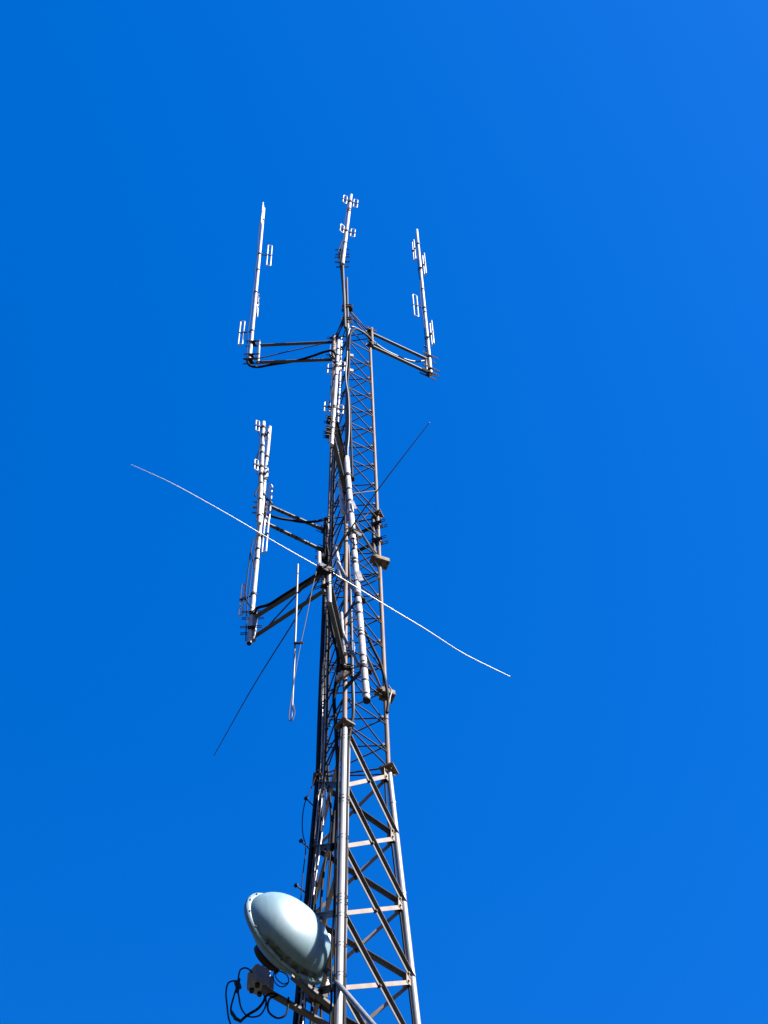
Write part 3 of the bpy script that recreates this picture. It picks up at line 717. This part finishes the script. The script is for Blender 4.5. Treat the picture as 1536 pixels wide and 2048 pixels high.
for lab, pts, Y_, r_, mm in (
   ('black cable waving through the open bays between the left leg and the grey near leg', [(655, 1530), (658, 1570), (661, 1610), (663, 1640), (661, 1665), (655, 1700), (648, 1740), (643, 1790), (640, 1850), (632, 1930), (625, 2000), (620, 2080)], 17.9, .019, 'black'),
   ('pale cable crossing slantwise to the left leg just under its flange', [(650, 1560), (651, 1600), (647, 1640), (641, 1690), (634, 1740), (627, 1790)], 17.95, .012, 'alu'),
   ('thick black cable sloping from the near leg flange down behind the dish', [(677, 1500), (677, 1560), (673, 1610), (668, 1660), (663, 1720), (655, 1800), (650, 1880), (645, 1960), (640, 2080)], 18.3, .020, 'black'),
   ('thin black wire hanging loose beside the grey near leg above the dish', [(671, 1590), (665, 1640), (661, 1700), (656, 1760), (652, 1830), (648, 1900), (646, 1980)], 18.2, .010, 'black'),
   ('pale wire loop curling between the brackets and the banded tube', [(697, 1268), (703, 1276), (708, 1288), (709, 1300), (704, 1310), (698, 1306)], 17.1, .006, 'alu'),
   ('black wire loops tied to the near leg beside the banded tube', [(690, 1232), (697, 1226), (705, 1222), (712, 1226), (710, 1238), (701, 1246), (692, 1250), (700, 1240), (709, 1230)], 17.2, .010, 'black'),
   ('black jumper cable bunched at the clamp of the banded tube', [(690, 1062), (697, 1056), (705, 1059), (712, 1068), (716, 1080), (712, 1090), (704, 1084), (699, 1074), (706, 1066), (716, 1070)], 16.9, .012, 'black'),
   ('black cable falling from the left arm clamps down the dark left leg', [(652, 1042), (656, 1062), (653, 1085), (657, 1110), (655, 1135), (659, 1160), (656, 1190), (653, 1230), (654, 1280), (650, 1340), (649, 1400)], 18.05, .02, 'black')):
    cable(lab, [at_y(x, y, Y_) for x, y in pts], r_, mm)
root = thing('tube_clamp', f_at(1066)[0], 'dark clamp gripping the banded tube just above the crossed rods', 'clamp')
clamp(root, f_at(1066)[0], V((1, .5, 0)), L=.34, sz=.13)
MB().box(f_at(1072)[0] + V((.10, 0, 0)), V((1, .2, 0)), V((-.2, 1, 0)), ZUP, .09, .07, .10).build('clamp_block', 'galv', root)
# ------------------------------------------------------------------ dish
YDI = 17.36
C = at_y(575.5, 1876, YDI); AX = V((.71, -.694, .12)).normalized(); RD = .70
HD = V((.694, .71, 0)).normalized(); DUP = AX.cross(HD)
if DUP.z < 0: DUP = -DUP
print('dish', C, mpp(C))
dish = thing('dish_antenna', C, 'large pale domed dish antenna with a grimy lower lip beside the tower legs', 'dish')
prof = []
NB = 26; b_ = .40
for i in range(NB + 1):
    t = i / NB * math.pi / 2
    prof.append((RD * .975 * math.cos(t) ** .85 if i < NB else 0.0, b_ * math.sin(t) ** 1.12 + .02))
rm = MB().lathe(C, AX, [(RD * .975, -.02)] + prof, 96)
rad = rm.build('radome', 'radome', dish)
at_ = rad.data.attributes.new('grime', 'FLOAT', 'POINT')
for i, v in enumerate(rad.data.vertices):
    h = v.co.dot(AX); low = -v.co.dot(DUP) / RD; sdx = v.co.dot(HD) / RD
    q = 2.4 * max(0, 1 - abs(h - .065) / .055) * max(0, min(1, (low - .66) / .2))
    q += .25 * max(0, 1 - abs(h - .2) / .12) * max(0, min(1, (low - .62) / .25))
    at_.data[i].value = min(1, q * 1.3)
MB().lathe(C, AX, [(RD * .96, .0), (RD * 1.055, .0), (RD * 1.055, .025), (RD * .97, .03)], 96).build('rim_flange', 'radome', dish)
MB().lathe(C, AX, [(RD * 1.05, -.006), (RD * 1.045, -.05), (RD * .99, -.06), (RD * .9, -.10), (RD * .62, -.22), (RD * .3, -.29), (.12, -.31), (0, -.31)], 96).build('reflector_back', 'radome', dish)
for i in range(16):
    t = 2 * math.pi * (i + .3) / 16; p = C + (HD * math.cos(t) + DUP * math.sin(t)) * RD * 1.02
    MB().tube([p + AX * .024, p + AX * .045], .012, 6).build('rim_bolt', 'dark', dish)
dm = thing('dish_mount', C - AX * .45, 'steel beams and pale strut carrying the dish off the left leg', 'dish mount')
MB().lathe(C - AX * .30, AX, [(0.0, -.02), (.22, -.02), (.22, -.12), (0, -.12)], 24).build('back_hub', 'dark', dm)
pc = C - AX * .55
def beam(a, b, m='angle', w_=.07, nm='beam'):
    d = (b - a).normalized(); n = d.cross(ZUP).normalized()
    if n.y > 0: n = -n
    mb = MB(); mb.ell(a + n * w_ / 2, b + n * w_ / 2, -n, ZUP, w_, w_ * .6, .008); return mb.build(nm, m, dm)
def dy(x, y, Y): return at_y(x, y, Y)
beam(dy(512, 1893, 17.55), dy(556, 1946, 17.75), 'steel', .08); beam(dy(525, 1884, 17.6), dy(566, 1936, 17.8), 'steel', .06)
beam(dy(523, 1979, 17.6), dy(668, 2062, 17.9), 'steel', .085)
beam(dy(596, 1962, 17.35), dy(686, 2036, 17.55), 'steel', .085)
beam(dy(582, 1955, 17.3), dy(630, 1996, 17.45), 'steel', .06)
MB().tube([dy(656, 1944, 17.2), dy(752, 2056, 16.1)], .034, 12).build('strut', 'galv', dm)
MB().tube([dy(654.5, 1942, 17.21), dy(659, 1948, 17.17)], .042, 12).build('strut_collar', 'dark', dm)
MB().tube([dy(647, 1940, 17.72), dy(655, 1943, 17.2)], .016, 8).build('strut_bracket', 'dark', dm)
MB().box(dy(636, 1992, 17.6), V((1, .4, 0)), V((-.4, 1, 0)), ZUP, .22, .14, .12).build('saddle_clamp', 'dark', dm)
tube_part(dm, 'stub_pipe', dy(652, 1988, 18.12), dy(655, 1872, 18.12), .048, 'white')
for y in (1963, 1967): MB().tube([dy(652.6, y, 18.12), dy(652.7, y - 1.2, 18.12)], .053, 12).build('tape_band', 'tape', dm)

# radio unit behind the dish
rc = at_y(517, 1960, 18.0); u = V((.80, .60, 0)).normalized(); n = V((.60, -.80, 0)).normalized()
ro = thing('radio_unit', rc, 'pale box with black sockets underneath, hung behind the dish', 'radio unit')
hb = MB().box(rc, u, n, ZUP, .22, .24, .33); bmesh.ops.bevel(hb.bm, geom=hb.bm.edges[:], offset=.015, segments=2, affect='EDGES')
hb.build('housing', 'box', ro)
MB().box(rc + n * .0 + u * .155, u, n, ZUP, .09, .14, .24).build('bracket', 'galv', ro)
sk = [(-.06, -.06), (.06, -.05), (-.05, .06), (.06, .07)]
for i, j in sk:
    p = rc + u * i + n * j - ZUP * .165; MB().tube([p, p - ZUP * .05], [.034, .03], 12).build('socket', 'tape', ro)
fin = MB()
for i in range(7): fin.box(rc - u * .112 + ZUP * (-.13 + .043 * i), ZUP, n, u, .008, .2, .02)
fin.build('cooling_fin', 'box', ro)
p = rc + ZUP * .17; MB().tube([p - u * .03, p - u * .03 + ZUP * .06], .03, 10).build('gland', 'tape', ro)
tube_part(dm, 'radio_pole', dy(530, 1962, 18.0), dy(531.5, 1928, 18.0), .045, 'galv')
for lab, pts, r_ in (
  ('black cable looping from the top of the radio box round to its far left', [(504, 1945), (497, 1938), (488, 1936), (480, 1941), (477, 1955), (475, 1975), (478, 1995), (482, 2015), (492, 2030), (505, 2034), (520, 2030), (530, 2015), (532, 2000), (527, 1988)], .011),
  ('black cable loop hanging lowest and farthest left of the radio box', [(476, 1962), (466, 1962), (456, 1967), (452, 1985), (454, 2010), (457, 2035), (463, 2055), (468, 2080)], .011),
  ('black cable running down to a fat connector below the radio box', [(476, 1960), (473, 1975), (467, 1995), (462, 2015), (463, 2028), (470, 2036), (479, 2043)], .012),
  ('thick black cable curving from the radio box underside to the connector', [(531, 1992), (526, 2005), (515, 2018), (500, 2027), (488, 2036), (480, 2044)], .018),
  ('round black cable loop hanging right of the radio box', [(530, 1996), (536, 1989), (545, 1987), (555, 1990), (551, 1992), (541, 1996), (536, 2006), (536, 2020), (543, 2030), (555, 2036), (567, 2033), (574, 2024), (576, 2010), (577, 1995)], .014),
  ('thin black cable coil under the dish lip', [(556, 1940), (549, 1944), (546, 1955), (551, 1966), (560, 1973), (570, 1972), (577, 1964), (575, 1952), (566, 1945), (554, 1942), (550, 1950), (556, 1961), (567, 1968), (576, 1965)], .008)):
    cable(lab, [at_y(x, y, 17.6) for x, y in pts], r_, 'black', 'cables around the radio box')
MB_ = MB().tube([at_y(463, 2022, 17.58), at_y(471, 2037, 17.58), at_y(482, 2043, 17.58)], [.014, .026, .022], 10)
tag(MB_.build('cable_connector', 'tape', None, at_y(482, 2043, 17.58)), 'fat black cable connector dangling below the radio box', 'connector')
MB_ = MB().box(at_y(475.5, 1970, 17.58), V((1, 0, .3)), V((0, 1, 0)), V((-.3, 0, 1)), .07, .05, .12)
MB_.tube([at_y(478, 1958, 17.58), at_y(475, 1985, 17.58)], .02, 8)
tag(MB_.build('cable_clip', 'tape', None, at_y(475.5, 1970, 17.58)), 'black clip gathering the cables left of the radio box', 'clip')
